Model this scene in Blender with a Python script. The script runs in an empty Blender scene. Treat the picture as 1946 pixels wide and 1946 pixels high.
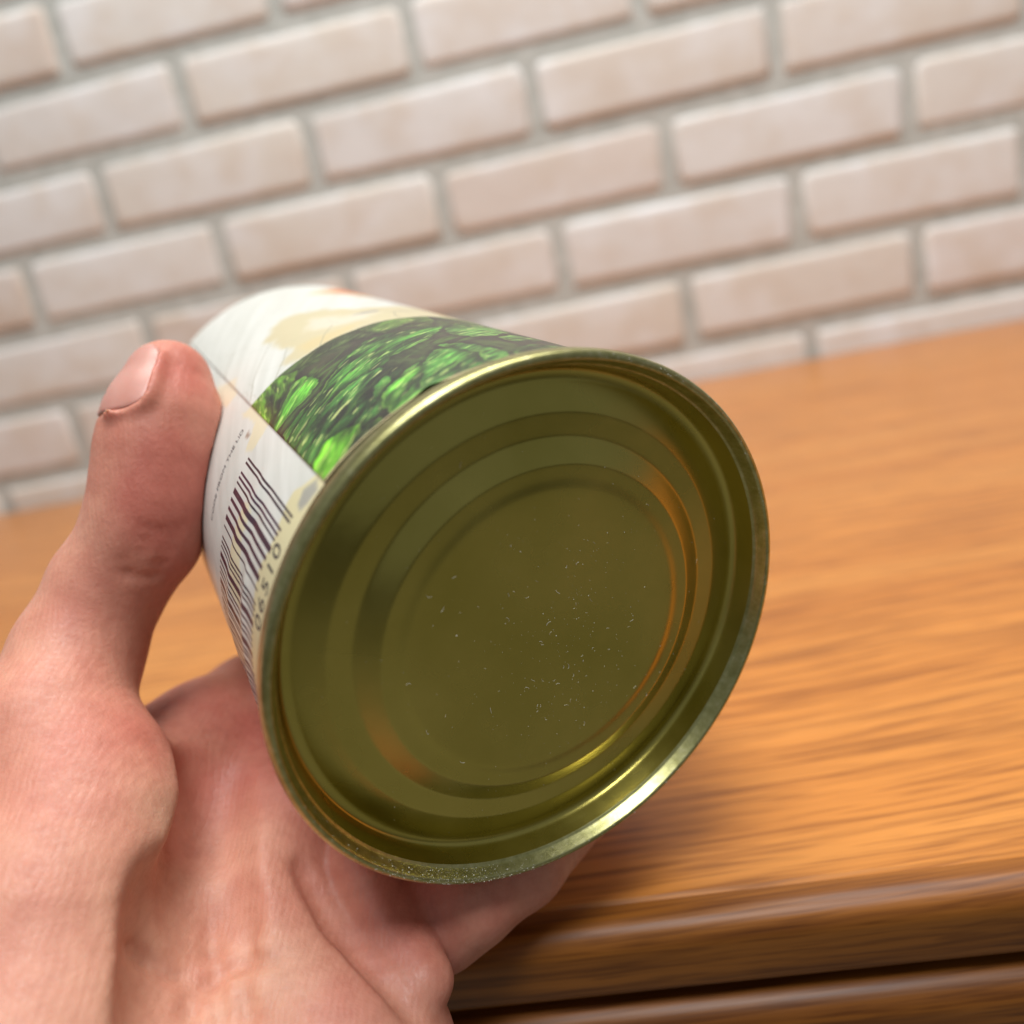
import bpy, bmesh, math, random
import numpy as np
from mathutils import Vector, Matrix
random.seed(7); rng = np.random.default_rng(11)
S = bpy.context.scene
COL = S.collection

# ------------------------------------------------------------------ camera, world, lights, exposure
RIGHT = np.array((0.97847329, 0.0637007, -0.1962963))
UP = np.array((0.17390607, 0.25762207, 0.95046701))
FWD = np.array((-0.11111567, 0.96414371, -0.24099838))
CAM = np.array((0.0, 0.0, 0.1003))           # 10 cm above the dresser top (z = 0)
cd = bpy.data.cameras.new('camera'); cam = bpy.data.objects.new('camera', cd); COL.objects.link(cam)
cam.matrix_world = Matrix(((RIGHT[0], UP[0], -FWD[0], CAM[0]), (RIGHT[1], UP[1], -FWD[1], CAM[1]),
                           (RIGHT[2], UP[2], -FWD[2], CAM[2]), (0, 0, 0, 1)))
cd.sensor_width = 36; cd.lens = 27.03; cd.clip_start = 0.005; cd.clip_end = 50
cd.dof.use_dof = True; cd.dof.focus_distance = 0.108; cd.dof.aperture_fstop = 10.5
S.camera = cam
W = bpy.data.worlds.new('World'); S.world = W; W.use_nodes = True
bg = W.node_tree.nodes['Background']; bg.inputs[0].default_value = (0.93, 0.97, 1.0, 1); bg.inputs[1].default_value = 0.21
S.view_settings.view_transform = 'Standard'; S.view_settings.look = 'None'
S.view_settings.exposure = 0.0; S.view_settings.gamma = 1.0; S.view_settings.use_curve_mapping = False

def area(name, loc, target, sx, sy, power, col):
    ld = bpy.data.lights.new(name, 'AREA'); ld.shape = 'RECTANGLE'; ld.size = sx; ld.size_y = sy
    ld.energy = power; ld.color = col
    o = bpy.data.objects.new(name, ld); COL.objects.link(o); o.location = loc
    o.rotation_euler = (Vector(target) - Vector(loc)).to_track_quat('-Z', 'Y').to_euler()
    return o
area('ceiling_light', (0.12, 0.36, 1.55), (0.12, 0.36, 0), 1.3, 0.5, 25, (1.0, 0.975, 0.935))
area('ceiling_light', (0.12, -0.55, 1.65), (0.05, 0.15, 0), 0.6, 0.4, 19, (0.96, 0.985, 1.0))

# ------------------------------------------------------------------ helpers
def cam2w(p):                                 # millimetres right / down / ahead of the camera -> world metres
    p = np.asarray(p, float)
    return CAM + (p[..., 0:1] * RIGHT - p[..., 1:2] * UP + p[..., 2:3] * FWD) / 1000.0

def empty(name, loc=(0, 0, 0), label=None, cat=None):
    o = bpy.data.objects.new(name, None); COL.objects.link(o); o.location = loc; o.empty_display_size = 0.02
    if label: o['label'] = label
    if cat: o['category'] = cat
    return o

def link(name, me, mat=None, parent=None, smooth=False):
    if mat is not None:
        me.materials.clear(); me.materials.append(mat)
    if smooth:
        me.polygons.foreach_set('use_smooth', [True] * len(me.polygons))
    o = bpy.data.objects.new(name, me); COL.objects.link(o)
    if parent is not None: o.parent = parent
    return o

def mesh(name, v, f):
    me = bpy.data.meshes.new(name); me.from_pydata([tuple(map(float, p)) for p in v], [], [tuple(map(int, q)) for q in f]); me.update()
    return me

class NT:
    def __init__(s, name):
        s.m = bpy.data.materials.new(name); s.m.use_nodes = True
        s.t = s.m.node_tree; s.b = s.t.nodes['Principled BSDF']
    def n(s, typ, **kw):
        nd = s.t.nodes.new(typ)
        for k, v in kw.items():
            if k in nd.inputs: nd.inputs[k].default_value = v
            else: setattr(nd, k, v)
        return nd
    def l(s, a, ao, b, bi): s.t.links.new(a.outputs[ao], b.inputs[bi])
    def set(s, **kw):
        for k, v in kw.items(): s.b.inputs[k.replace('_', ' ')].default_value = v
    def ramp(s, src, so, stops):
        r = s.t.nodes.new('ShaderNodeValToRGB'); e = r.color_ramp.elements
        while len(e) < len(stops): e.new(0.5)
        for i, (p, c) in enumerate(stops):
            e[i].position = p; e[i].color = (*c, 1) if len(c) == 3 else c
        s.l(src, so, r, 'Fac'); return r
    def mix(s, mode, fac, a, b):
        m = s.t.nodes.new('ShaderNodeMix'); m.data_type = 'RGBA'; m.blend_type = mode
        for k, x in (('Factor', fac), ('A', a), ('B', b)):
            idx = {'Factor': 0, 'A': 6, 'B': 7}[k]
            if isinstance(x, tuple) and hasattr(x[0], 'outputs'): s.t.links.new(x[0].outputs[x[1]], m.inputs[idx])
            elif isinstance(x, tuple): m.inputs[idx].default_value = (*x, 1)
            else: m.inputs[idx].default_value = x
        return m
    def bump(s, src, so, strength, dist, normal=None):
        b = s.n('ShaderNodeBump', Strength=strength, Distance=dist); s.l(src, so, b, 'Height')
        if normal is not None: s.l(normal, 'Normal', b, 'Normal')
        s.l(b, 'Normal', s.b, 'Normal'); return b
    def coords(s, out='Object', scale=(1, 1, 1)):
        tc = s.n('ShaderNodeTexCoord'); mp = s.n('ShaderNodeMapping'); mp.inputs['Scale'].default_value = scale
        s.l(tc, out, mp, 'Vector'); return mp
    def noise(s, mp, scale, detail=4.0, rough=0.55):
        n = s.n('ShaderNodeTexNoise', Scale=scale, Detail=detail, Roughness=rough); s.l(mp, 'Vector', n, 'Vector'); return n

# ------------------------------------------------------------------ materials of the setting
def mat_brick():
    k = NT('washed_brick'); k.set(Roughness=0.85)
    mp = k.coords('Object'); oi = k.n('ShaderNodeObjectInfo')
    off = k.n('ShaderNodeVectorMath', operation='ADD'); k.l(mp, 'Vector', off, 0)
    sc = k.n('ShaderNodeMath', operation='MULTIPLY'); sc.inputs[1].default_value = 37.0; k.l(oi, 'Random', sc, 0)
    k.l(sc, 'Value', off, 1)
    n1 = k.n('ShaderNodeTexNoise', Scale=14.0, Detail=3.0, Roughness=0.6); k.l(off, 'Vector', n1, 'Vector')
    n2 = k.n('ShaderNodeTexNoise', Scale=24.0, Detail=3.0, Roughness=0.55); k.l(off, 'Vector', n2, 'Vector')
    base = k.ramp(oi, 'Random', [(0.0, (0.66, 0.63, 0.60)), (0.25, (0.71, 0.695, 0.67)), (0.5, (0.66, 0.61, 0.545)), (0.75, (0.67, 0.61, 0.57)), (1.0, (0.57, 0.475, 0.395))])
    f1 = k.ramp(n1, 'Fac', [(0.42, (0, 0, 0)), (0.74, (0.9, 0.9, 0.9))])
    white = k.mix('MIX', (f1, 'Color'), (base, 'Color'), (0.76, 0.765, 0.775))
    f2 = k.ramp(n2, 'Fac', [(0.47, (0, 0, 0)), (0.74, (0.75, 0.75, 0.75))])
    rust = k.mix('MIX', (f2, 'Color'), (white, 2), (0.63, 0.555, 0.48))
    k.l(rust, 2, k.b, 'Base Color'); k.bump(n2, 'Fac', 0.5, 0.002)
    return k.m
def mat_mortar():
    k = NT('mortar'); k.set(Roughness=0.95); mp = k.coords('Object'); n = k.noise(mp, 60.0, 5)
    r = k.ramp(n, 'Fac', [(0.3, (0.40, 0.415, 0.385)), (0.7, (0.53, 0.545, 0.515))]); k.l(r, 'Color', k.b, 'Base Color'); k.bump(n, 'Fac', 0.6, 0.002)
    return k.m
def mat_wood(name, cols, rough=0.33, coat=0.15, spec=0.5):
    k = NT(name); k.set(Roughness=rough, Coat_Weight=coat, Coat_Roughness=0.3, Specular_IOR_Level=spec)
    tc = k.n('ShaderNodeTexCoord')
    warpn = k.n('ShaderNodeTexNoise', Scale=3.0, Detail=2.0); k.l(tc, 'Object', warpn, 'Vector')
    wv = k.n('ShaderNodeVectorMath', operation='MULTIPLY_ADD'); k.l(warpn, 'Color', wv, 0)
    wv.inputs[1].default_value = (0.0, 0.05, 0.0); k.l(tc, 'Object', wv, 2)
    m1 = k.n('ShaderNodeMapping'); m1.inputs['Scale'].default_value = (1.6, 34, 34); k.l(wv, 'Vector', m1, 'Vector')
    m2 = k.n('ShaderNodeMapping'); m2.inputs['Scale'].default_value = (13, 400, 400); k.l(wv, 'Vector', m2, 'Vector')
    m3 = k.n('ShaderNodeMapping'); m3.inputs['Scale'].default_value = (45, 1150, 1150); k.l(wv, 'Vector', m3, 'Vector')
    g1 = k.noise(m1, 1.0, 3, 0.5); g2 = k.noise(m2, 1.0, 3, 0.6); g3 = k.noise(m3, 1.0, 2, 0.5)
    c1 = k.ramp(g1, 'Fac', [(0.30, cols[0]), (0.5, cols[1]), (0.72, cols[2])])
    f2 = k.ramp(g2, 'Fac', [(0.36, (0.50, 0.42, 0.34)), (0.54, (1, 1, 1))])
    a = k.mix('MULTIPLY', 0.8, (c1, 'Color'), (f2, 'Color'))
    f3 = k.ramp(g3, 'Fac', [(0.36, (0.5, 0.42, 0.34)), (0.50, (1, 1, 1))])
    b = k.mix('MULTIPLY', 0.6, (a, 2), (f3, 'Color'))
    k.l(b, 2, k.b, 'Base Color'); k.bump(g3, 'Fac', 0.12, 0.0004)
    return k.m
M_BRICK, M_MORTAR = mat_brick(), mat_mortar()
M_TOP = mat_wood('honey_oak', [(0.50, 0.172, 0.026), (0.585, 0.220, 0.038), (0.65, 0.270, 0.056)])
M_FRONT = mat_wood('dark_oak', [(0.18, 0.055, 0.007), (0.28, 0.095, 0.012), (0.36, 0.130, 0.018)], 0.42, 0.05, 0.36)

# ------------------------------------------------------------------ the brick wall
YW = 0.8145; HC = 0.075; LB = 0.225; Z0 = 0.3087 + 0.1003; U0 = -0.3269
wall = empty('brick_wall', (0, YW, 0), 'wall of pale washed bricks with grey mortar behind the dresser', 'wall')
mv = [(-1.15, 0.0029, -0.45), (1.15, 0.0029, -0.45), (1.15, 0.0029, 0.75), (-1.15, 0.0029, 0.75),
      (-1.15, 0.08, -0.45), (1.15, 0.08, -0.45), (1.15, 0.08, 0.75), (-1.15, 0.08, 0.75)]
link('mortar', mesh('mortar', mv, [(0, 1, 2, 3), (5, 4, 7, 6), (4, 0, 3, 7), (1, 5, 6, 2), (3, 2, 6, 7), (4, 5, 1, 0)]), M_MORTAR, wall)
def brick_mesh(L, H, seed):                   # face ring + rounded arris, uneven
    r = random.Random(seed); v = []; f = []
    def ring(ins, y, jit):
        hw, hh = L / 2 - ins, H / 2 - ins; c = 0.006 - ins * 0.3; out = []
        for sx, sz in ((-1, -1), (1, -1), (1, 1), (-1, 1)):
            order = ((1, 0), (0, 1)) if sx * sz < 0 else ((0, 1), (1, 0))
            if sx * sz > 0: order = ((0, 1), (1, 0)) if sx < 0 else ((0, 1), (1, 0))
            pts = [(sx * (hw - c * a), sz * (hh - c * b)) for a, b in ((1, 0), (0, 1))]
            pts.append((sx * (hw - c * 0.3), sz * (hh - c * 0.3)))
            out += pts
        cx = [(math.atan2(p[1] / H, p[0] / L), p) for p in out]; cx.sort()
        out2 = []
        for i in range(len(cx)):
            out2.append(cx[i][1])
        return [(p[0] + r.uniform(-jit, jit), y, p[1] + r.uniform(-jit, jit)) for p in out2]
    R0 = ring(0.0, 0.0062, 0.0016); R1 = ring(0.0012, 0.0018, 0.0021); R2 = ring(0.0042, 0.0002, 0.0018); R3 = ring(0.0078, -0.0001, 0.0003)
    n = len(R0); v = R0 + R1 + R2 + R3
    for a in (0, n, 2 * n):
        for i in range(n):
            j = (i + 1) % n; f.append((a + i, a + j, a + n + j, a + n + i))
    f.append(tuple(range(3 * n, 4 * n)))
    return mesh('brick', v, f)
known = {0: {0: -0.3303}, 1: {0: -0.2184, 1: 0.0078}, 2: {0: -0.3344, 1: -0.1002, 2: 0.1262}, 3: {-1: -0.4378, 0: -0.2145, 1: 0.0069, 2: 0.2407},
         4: {1: -0.0975, 2: 0.1247}, 5: {1: 0.0125, 2: 0.2401}, 6: {2: 0.1204}}
lib = {}
for c in range(-4, 10):
    rr = random.Random(c * 13 + 5)
    js = {}
    for j in range(-4, 7):
        js[j] = known.get(c, {}).get(j, U0 + (j + 0.5 * (c % 2)) * LB + rr.uniform(-0.005, 0.005))
    for j in range(-4, 6):
        a, b = js[j] + 0.0066, js[j + 1] - 0.0066
        L = round((b - a) * 250) / 250; H = HC - 0.0140 + rr.choice((-0.001, 0, 0.001))
        key = (L, H, rr.randrange(2))
        if key not in lib: lib[key] = brick_mesh(L, H, len(lib))
        o = link('brick', lib[key], M_BRICK, wall, True)
        o.location = ((a + b) / 2, rr.uniform(-0.0012, 0.0008), Z0 - c * HC - HC / 2 + rr.uniform(-0.0012, 0.0012))
        o.rotation_euler = (rr.uniform(-0.006, 0.006), rr.uniform(-0.006, 0.006), 0)

# ------------------------------------------------------------------ the dresser
dresser = empty('dresser', (0, 0.46, 0), 'honey brown wooden dresser with glossy grained top under the can', 'dresser')
def extrude_x(name, prof, x0, x1, mat, parent, loc=(0, 0, 0), nx=1):
    n = len(prof); v = []; f = []
    for i in range(nx + 1):
        x = x0 + (x1 - x0) * i / nx
        v += [(x, p[0], p[1]) for p in prof]
    for i in range(nx):
        for k in range(n):
            a = i * n + k; b = i * n + (k + 1) % n; f.append((a, a + n, b + n, b))
    f.append(tuple(range(n))); f.append(tuple(nx * n + k for k in reversed(range(n))))
    o = link(name, mesh(name, v, f), mat, parent, True); o.location = loc
    md = o.modifiers.new('edges', 'EDGE_SPLIT'); md.split_angle = math.radians(40)
    return o
def arc(cy, cz, r, a0, a1, n): return [(cy + r * math.cos(math.radians(a0 + (a1 - a0) * i / n)), cz + r * math.sin(math.radians(a0 + (a1 - a0) * i / n))) for i in range(n + 1)]
yf = 0.1055 - 0.46; yb = 0.812 - 0.46
prof = [(yf + 0.0072, -0.0006), (yf + 0.0078, 0.0), (yb, 0.0), (yb, -0.0135), (yf + 0.0072, -0.0135)][::-1]
extrude_x('top', prof, -0.85, 0.85, M_TOP, dresser)
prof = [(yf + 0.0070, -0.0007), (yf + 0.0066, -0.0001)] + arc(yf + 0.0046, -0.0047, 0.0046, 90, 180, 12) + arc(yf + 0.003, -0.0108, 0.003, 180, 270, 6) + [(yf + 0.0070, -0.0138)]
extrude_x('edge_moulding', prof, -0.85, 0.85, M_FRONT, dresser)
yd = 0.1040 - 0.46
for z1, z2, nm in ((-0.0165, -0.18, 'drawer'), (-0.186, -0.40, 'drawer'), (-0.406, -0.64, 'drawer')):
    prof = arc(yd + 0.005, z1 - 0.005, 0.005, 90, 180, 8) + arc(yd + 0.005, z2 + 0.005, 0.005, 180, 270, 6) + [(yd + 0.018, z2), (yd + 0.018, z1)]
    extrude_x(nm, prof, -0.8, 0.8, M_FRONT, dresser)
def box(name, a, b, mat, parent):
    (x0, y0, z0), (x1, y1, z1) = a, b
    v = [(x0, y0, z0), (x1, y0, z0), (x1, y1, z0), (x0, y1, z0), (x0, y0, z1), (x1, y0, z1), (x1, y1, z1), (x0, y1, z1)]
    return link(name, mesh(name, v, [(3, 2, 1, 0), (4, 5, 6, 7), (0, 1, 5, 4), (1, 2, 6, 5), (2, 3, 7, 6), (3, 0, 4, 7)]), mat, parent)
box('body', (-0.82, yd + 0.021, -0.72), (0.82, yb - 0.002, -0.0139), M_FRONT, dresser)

def mat_floor():
    k = NT('dark_floor'); k.set(Roughness=0.7); mp = k.coords('Object'); n = k.noise(mp, 6.0, 5)
    r = k.ramp(n, 'Fac', [(0.3, (0.20, 0.185, 0.145)), (0.7, (0.30, 0.28, 0.22))]); k.l(r, 'Color', k.b, 'Base Color'); return k.m
fl = link('floor', mesh('floor', [(-6, -6, -0.725), (6, -6, -0.725), (6, 0.9, -0.725), (-6, 0.9, -0.725)], [(0, 1, 2, 3)]), mat_floor()); fl['kind'] = 'structure'

# ------------------------------------------------------------------ the can: local x,y across the end, z along the axis away from the end
CC = np.array((6.214, 17.279, 102.732)); AX = np.array((-0.47174181, -0.31178144, 0.82477391))
ED = np.array((-0.15479634, 0.95015385, 0.27063954)); ER = np.array((0.86804249, 0.0, 0.49648992))
def cdir(v): return v[0] * RIGHT - v[1] * UP + v[2] * FWD
can = empty('tin_can', (0, 0, 0), 'gold lacquered tin can with leafy green paper label held bottom end forward', 'can')
ex, ey, ez = cdir(ER), cdir(ED), cdir(AX); cw = cam2w(CC)
can.matrix_world = Matrix(((ex[0], ey[0], ez[0], cw[0]), (ex[1], ey[1], ez[1], cw[1]), (ex[2], ey[2], ez[2], cw[2]), (0, 0, 0, 1)))
mm = 0.001
def lathe(prof, n=256):
    v = []; f = []
    a = np.linspace(0, 2 * np.pi, n, endpoint=False)
    for r, s in prof:
        v += [(r * mm * math.sin(t), r * mm * math.cos(t), s * mm) for t in a]
    for i in range(len(prof) - 1):
        for k in range(n):
            j = (k + 1) % n; f.append((i * n + k, i * n + j, (i + 1) * n + j, (i + 1) * n + k))
    return v, f
def smooth_prof(pts, it=2):
    p = [np.array(x, float) for x in pts]
    for _ in range(it):
        q = [p[0]]
        for a, b in zip(p[:-1], p[1:]): q += [0.75 * a + 0.25 * b, 0.25 * a + 0.75 * b]
        p = q + [p[-1]]
    return p
def mat_gold():
    k = NT('gold_lacquered_tin'); k.set(Metallic=1.0, Roughness=0.27)
    mp = k.coords('Object'); n1 = k.noise(mp, 90.0, 3); n2 = k.noise(mp, 1400.0, 3, 0.7); n3 = k.noise(mp, 45.0, 4)
    c = k.ramp(n3, 'Fac', [(0.3, (0.40, 0.34, 0.075)), (0.7, (0.54, 0.46, 0.125))]); k.l(c, 'Color', k.b, 'Base Color')
    r = k.n('ShaderNodeMapRange'); r.inputs['To Min'].default_value = 0.17; r.inputs['To Max'].default_value = 0.36; r.inputs['From Min'].default_value = 0.3; r.inputs['From Max'].default_value = 0.7; k.l(n3, 'Fac', r, 'Value')
    k.l(r, 'Result', k.b, 'Roughness')
    b1 = k.n('ShaderNodeBump', Strength=0.02, Distance=0.0002); k.l(n2, 'Fac', b1, 'Height')
    b2 = k.bump(n1, 'Fac', 0.12, 0.0006, b1)
    return k.m
M_GOLD = mat_gold()
def mat_rim():
    k = NT('dull_gold_rim'); k.set(Metallic=1.0, Roughness=0.34)
    mp = k.coords('Object'); n = k.noise(mp, 700.0, 5, 0.7); n2 = k.noise(mp, 60.0, 3)
    c = k.ramp(n, 'Fac', [(0.3, (0.33, 0.315, 0.12)), (0.55, (0.46, 0.44, 0.20)), (0.75, (0.58, 0.55, 0.33))]); k.l(c, 'Color', k.b, 'Base Color')
    k.bump(n, 'Fac', 0.15, 0.0002); return k.m
M_RIM = mat_rim()
end = [(0.0, 2.95), (5, 2.91), (10, 2.78), (15, 2.56), (19, 2.34), (20.5, 2.28), (21.0, 2.32), (21.5, 2.40), (22.1, 2.47), (23.5, 2.49), (23.8, 2.5), (24.1, 2.6), (25.6, 3.32), (26.9, 3.95), (27.2, 4.03), (27.5, 4.05), (29.8, 4.07), (30.2, 4.08), (30.6, 4.2), (32.2, 4.75), (33.7, 5.25),
       (34.3, 5.45), (35.2, 5.45), (35.75, 5.0), (36.0, 4.0), (36.3, 2.5), (36.4, 2.0)]
seamp = [(36.4, 2.0), (36.5, 1.86), (36.62, 1.76), (36.78, 1.5), (37.2, 0.35), (37.36, 0.02), (37.65, -0.10), (38.05, 0.0), (38.42, 0.35), (38.55, 1.0), (38.5, 2.6), (38.3, 3.05), (37.9, 3.25), (37.42, 3.3)]
v, f = lathe(smooth_prof(end, 2)); o = link('end_panel', mesh('end_panel', v, f), M_GOLD, can, True)
v, f = lathe(smooth_prof(seamp, 2)); o = link('seam_rim', mesh('seam_rim', v, f), M_RIM, can, True)
v, f = lathe([(37.42, 3.3), (37.35, 6), (37.35, 123.2), (36.2, 124.0)]); link('body', mesh('body', v, f), M_GOLD, can, True)
v, f = lathe([(p[0] - 1.3, 125.0 - p[1]) for p in smooth_prof(seamp, 1)][::-1]); link('seam_rim', mesh('seam_rim', v, f), M_RIM, can, True)
v, f = lathe([(p[0] * 0.965, 125.0 - p[1]) for p in smooth_prof(end, 1)][::-1], 96); link('lid', mesh('lid', v, f), M_GOLD, can, True)

# ---- label print, painted into an image with numpy
K = 37.6 * math.pi / 180                      # mm per degree round the can
P0, P1, S0, S1, PX = -262.0, -58.0, 5.4, 122.0, 12.0
WX = int((P1 - P0) * K * PX); WY = int((S1 - S0) * PX)
gx = (P0 * K + (np.arange(WX) + 0.5) / PX).astype(np.float32); gy = (S0 + (np.arange(WY) + 0.5) / PX).astype(np.float32)
X, Y = np.meshgrid(gx, gy)
TAB = rng.random((512, 512)).astype(np.float32)
def vn(x, y):
    xi = np.floor(x).astype(int); yi = np.floor(y).astype(int); fx = x - xi; fy = y - yi
    fx = fx * fx * (3 - 2 * fx); fy = fy * fy * (3 - 2 * fy)
    g = lambda a, b: TAB[a % 512, b % 512]
    return (g(xi, yi) * (1 - fx) + g(xi + 1, yi) * fx) * (1 - fy) + (g(xi, yi + 1) * (1 - fx) + g(xi + 1, yi + 1) * fx) * fy
def fbm(x, y, o=4):
    t = 0; a = 0.5; n = 0
    for i in range(o):
        t = t + a * vn(x + 17.3 * i, y + 9.1 * i); n += a; x = x * 2.03; y = y * 2.03; a *= 0.5
    return t / n
def srgb(*c): return np.array(c, np.float32) / 255
img = np.empty((WY, WX, 3), np.float32)
n1 = fbm(X * 0.05, Y * 0.05 + 3); st = fbm(X * 0.55 + 0.25 * Y, Y * 0.04 - 0.02 * X, 4)
img[:] = srgb(217, 218, 210)
img += ((st - 0.5) * 0.10)[..., None] * np.array((1, 1, 1.1), np.float32)
def blend(m, c):
    global img
    img = img * (1 - m[..., None]) + np.asarray(c, np.float32) * m[..., None]
def sst(a, b, x):
    t = np.clip((x - a) / (b - a), 0, 1); return t * t * (3 - 2 * t)
def polymask(pts, soft=0.4, wob=0.0, wf=0.6):
    p = np.array([(q[0] * K, q[1]) for q in pts], np.float32)
    x0, x1 = p[:, 0].min() - 3, p[:, 0].max() + 3; y0, y1 = p[:, 1].min() - 3, p[:, 1].max() + 3
    ix = slice(max(0, np.searchsorted(gx, x0)), np.searchsorted(gx, x1)); iy = slice(max(0, np.searchsorted(gy, y0)), np.searchsorted(gy, y1))
    x = X[iy, ix]; y = Y[iy, ix]
    if wob:
        x = x + wob * (fbm(x * wf, y * wf, 3) - 0.5) * 2; y = y + wob * (fbm(x * wf + 40, y * wf + 7, 3) - 0.5) * 2
    ins = np.zeros(x.shape, bool); d = np.full(x.shape, 1e9, np.float32); n = len(p)
    for i in range(n):
        a = p[i]; b = p[(i + 1) % n]; e = b - a
        c = (a[1] > y) != (b[1] > y)
        with np.errstate(divide='ignore', invalid='ignore'):
            ins ^= c & (x < (b[0] - a[0]) * (y - a[1]) / (b[1] - a[1]) + a[0])
        t = np.clip(((x - a[0]) * e[0] + (y - a[1]) * e[1]) / max(e @ e, 1e-6), 0, 1)
        d = np.minimum(d, np.hypot(x - a[0] - t * e[0], y - a[1] - t * e[1]))
    sd = np.where(ins, d, -d); return (iy, ix), sst(-soft, soft, sd), sd, p
def paint(pts, col, soft=0.4, wob=0.0, op=1.0, wf=0.6):
    w, m, sd, p = polymask(pts, soft, wob, wf); m = m * op
    img[w] = img[w] * (1 - m[..., None]) + np.asarray(col, np.float32) * m[..., None]
def stroke(pts, wid, col, op=1.0):
    pts = [(a * K, b) for a, b in pts]
    for (ax, ay), (bx, by) in zip(pts[:-1], pts[1:]):
        iy = slice(max(0, np.searchsorted(gy, min(ay, by) - 2)), np.searchsorted(gy, max(ay, by) + 2)); ix = slice(max(0, np.searchsorted(gx, min(ax, bx) - 2)), np.searchsorted(gx, max(ax, bx) + 2))
        x = X[iy, ix]; y = Y[iy, ix]; ex_, ey_ = bx - ax, by - ay
        t = np.clip(((x - ax) * ex_ + (y - ay) * ey_) / (ex_ * ex_ + ey_ * ey_ + 1e-9), 0, 1)
        m = (1 - sst(wid * 0.5, wid, np.hypot(x - ax - t * ex_, y - ay - t * ey_))) * op
        img[iy, ix] = img[iy, ix] * (1 - m[..., None]) + np.asarray(col, np.float32) * m[..., None]
TAN = srgb(206, 194, 154)
paint([(-140.6, 78.6), (-147.4, 81.7), (-154.1, 77.3), (-159.7, 71.5), (-162.8, 67), (-172, 66), (-190, 70), (-225, 66), (-225, 45), (-182, 46), (-155.6, 46), (-144.4, 46), (-138, 47.2), (-137, 52.7), (-140, 58.4), (-137.6, 65.2), (-138, 72)], TAN, 1.2, 2.2, 0.95, 0.25)
paint([(-151, 70), (-158, 62), (-165, 58), (-160, 54), (-152, 56), (-147, 62)], srgb(220, 214, 196), 1.5, 1.5, 0.75, 0.4)
paint([(-141, 56), (-150, 53), (-158, 52), (-150, 48), (-141, 49)], srgb(214, 192, 136), 1.5, 1.0, 0.6)
paint([(-166, 100), (-176, 112), (-190, 122), (-225, 122), (-225, 90), (-180, 92)], srgb(222, 190, 110), 3, 2.5, 0.9, 0.2)
paint([(-171, 104), (-178, 114), (-190, 120), (-225, 120), (-225, 98), (-184, 96)], srgb(228, 110, 62), 2.5, 2.5, 0.9, 0.2)
paint([(-159, 59.8), (-163, 61.5), (-168, 61.4), (-166, 59.6)], srgb(150, 150, 155), 0.6, 0.7, 0.8)
paint([(-166, 57.5), (-173, 58.5), (-178, 57.5), (-172, 56)], srgb(170, 165, 150), 0.8, 0.7, 0.5)
paint([(-118.6, 75), (-124.3, 67.3), (-121.9, 60.6), (-117.5, 61), (-116.3, 68.6)], srgb(226, 214, 184), 0.6, 0.6, 0.9)
paint([(-118.7, 50.5), (-124.7, 46.4), (-122.0, 35.3), (-115.5, 35.3), (-113.9, 37.5), (-116.4, 39.2), (-119.6, 41)], srgb(226, 216, 182), 0.5, 0.8, 0.9)
paint([(-117.4, 41.8), (-116.2, 41.6), (-116.0, 40.2), (-117.0, 40.2)], srgb(130, 105, 85), 0.5, 0.4, 0.75)
for k in range(26):                            # faint fibres of the printed bulb
    p = rng.uniform(-205, -100); s = rng.uniform(50, 115); L = rng.uniform(8, 26); c = rng.uniform(0.15, 0.5)
    pts = [(p + 3.2 * math.sin(0.9 * t / L * 3 + k) - 0.55 * t * rng.uniform(0.8, 1.2), s - t) for t in np.linspace(0, L, 8) if s - t > 48.5]
    if len(pts) > 2: stroke(pts, 0.13, srgb(178, 176, 160), c)
for l in ([(-139.3, 59.1), (-136.1, 54.2), (-130.9, 48.4)], [(-138, 69.2), (-132.9, 63.5), (-127.2, 57.2), (-122.8, 50.3)], [(-129.6, 82.3), (-123.8, 76.4), (-122, 73)], [(-152.4, 57.8), (-148, 53.4), (-144.4, 48.4)], [(-170, 58), (-167, 52), (-166.5, 48.3)]):
    stroke(l, 0.16, srgb(150, 148, 128), 0.6)
# the photograph of dark green leaves
m = (X < -122 * K) & (Y < 48.0 + 0.15 * np.sin(X * 0.7))
dk = fbm(X * 0.22, Y * 0.3, 4)
u0 = -0.89 * X + 0.45 * Y; v0 = 0.45 * X + 0.89 * Y; wp = 3.0 * (fbm(u0 * 0.12, v0 * 0.12, 3) - 0.5)
rd = 1 - np.abs(2 * fbm(u0 * 0.16 + 3, (v0 + wp) * 0.62, 4) - 1); rd = sst(0.66, 0.98, rd) * sst(0.40, 0.60, fbm(u0 * 0.1, v0 * 0.25 + 60, 3))
dark = srgb(46, 48, 44) + (dk - 0.5)[..., None] * srgb(60, 70, 48)
dark = dark * (1 - 0.75 * rd[..., None]) + srgb(78, 128, 62) * 0.75 * rd[..., None]; 
for q in range(26):                            # dim leaves lying deeper in the heap
    pc, sc_ = rng.uniform(-210, -124), rng.uniform(8, 47); an = rng.uniform(0.9, 1.5); L1, L2 = rng.uniform(4, 9), rng.uniform(1.2, 2.6)
    u_ = (X - pc * K) * math.cos(an) + (Y - sc_) * math.sin(an); v_ = -(X - pc * K) * math.sin(an) + (Y - sc_) * math.cos(an)
    w_ = 1 - sst(0.75, 1.1, np.hypot(u_ / L1, v_ / L2) + 0.5 * (dk - 0.5))
    tone = (srgb(56, 78, 50) if q % 3 else srgb(66, 98, 52)) * (0.7 + 0.6 * vn(u_ * 0.5 + q, v_ * 1.8))[..., None]
    dark = dark * (1 - 0.7 * w_[..., None]) + tone * 0.7 * w_[..., None]
img[m] = dark[m]
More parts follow.
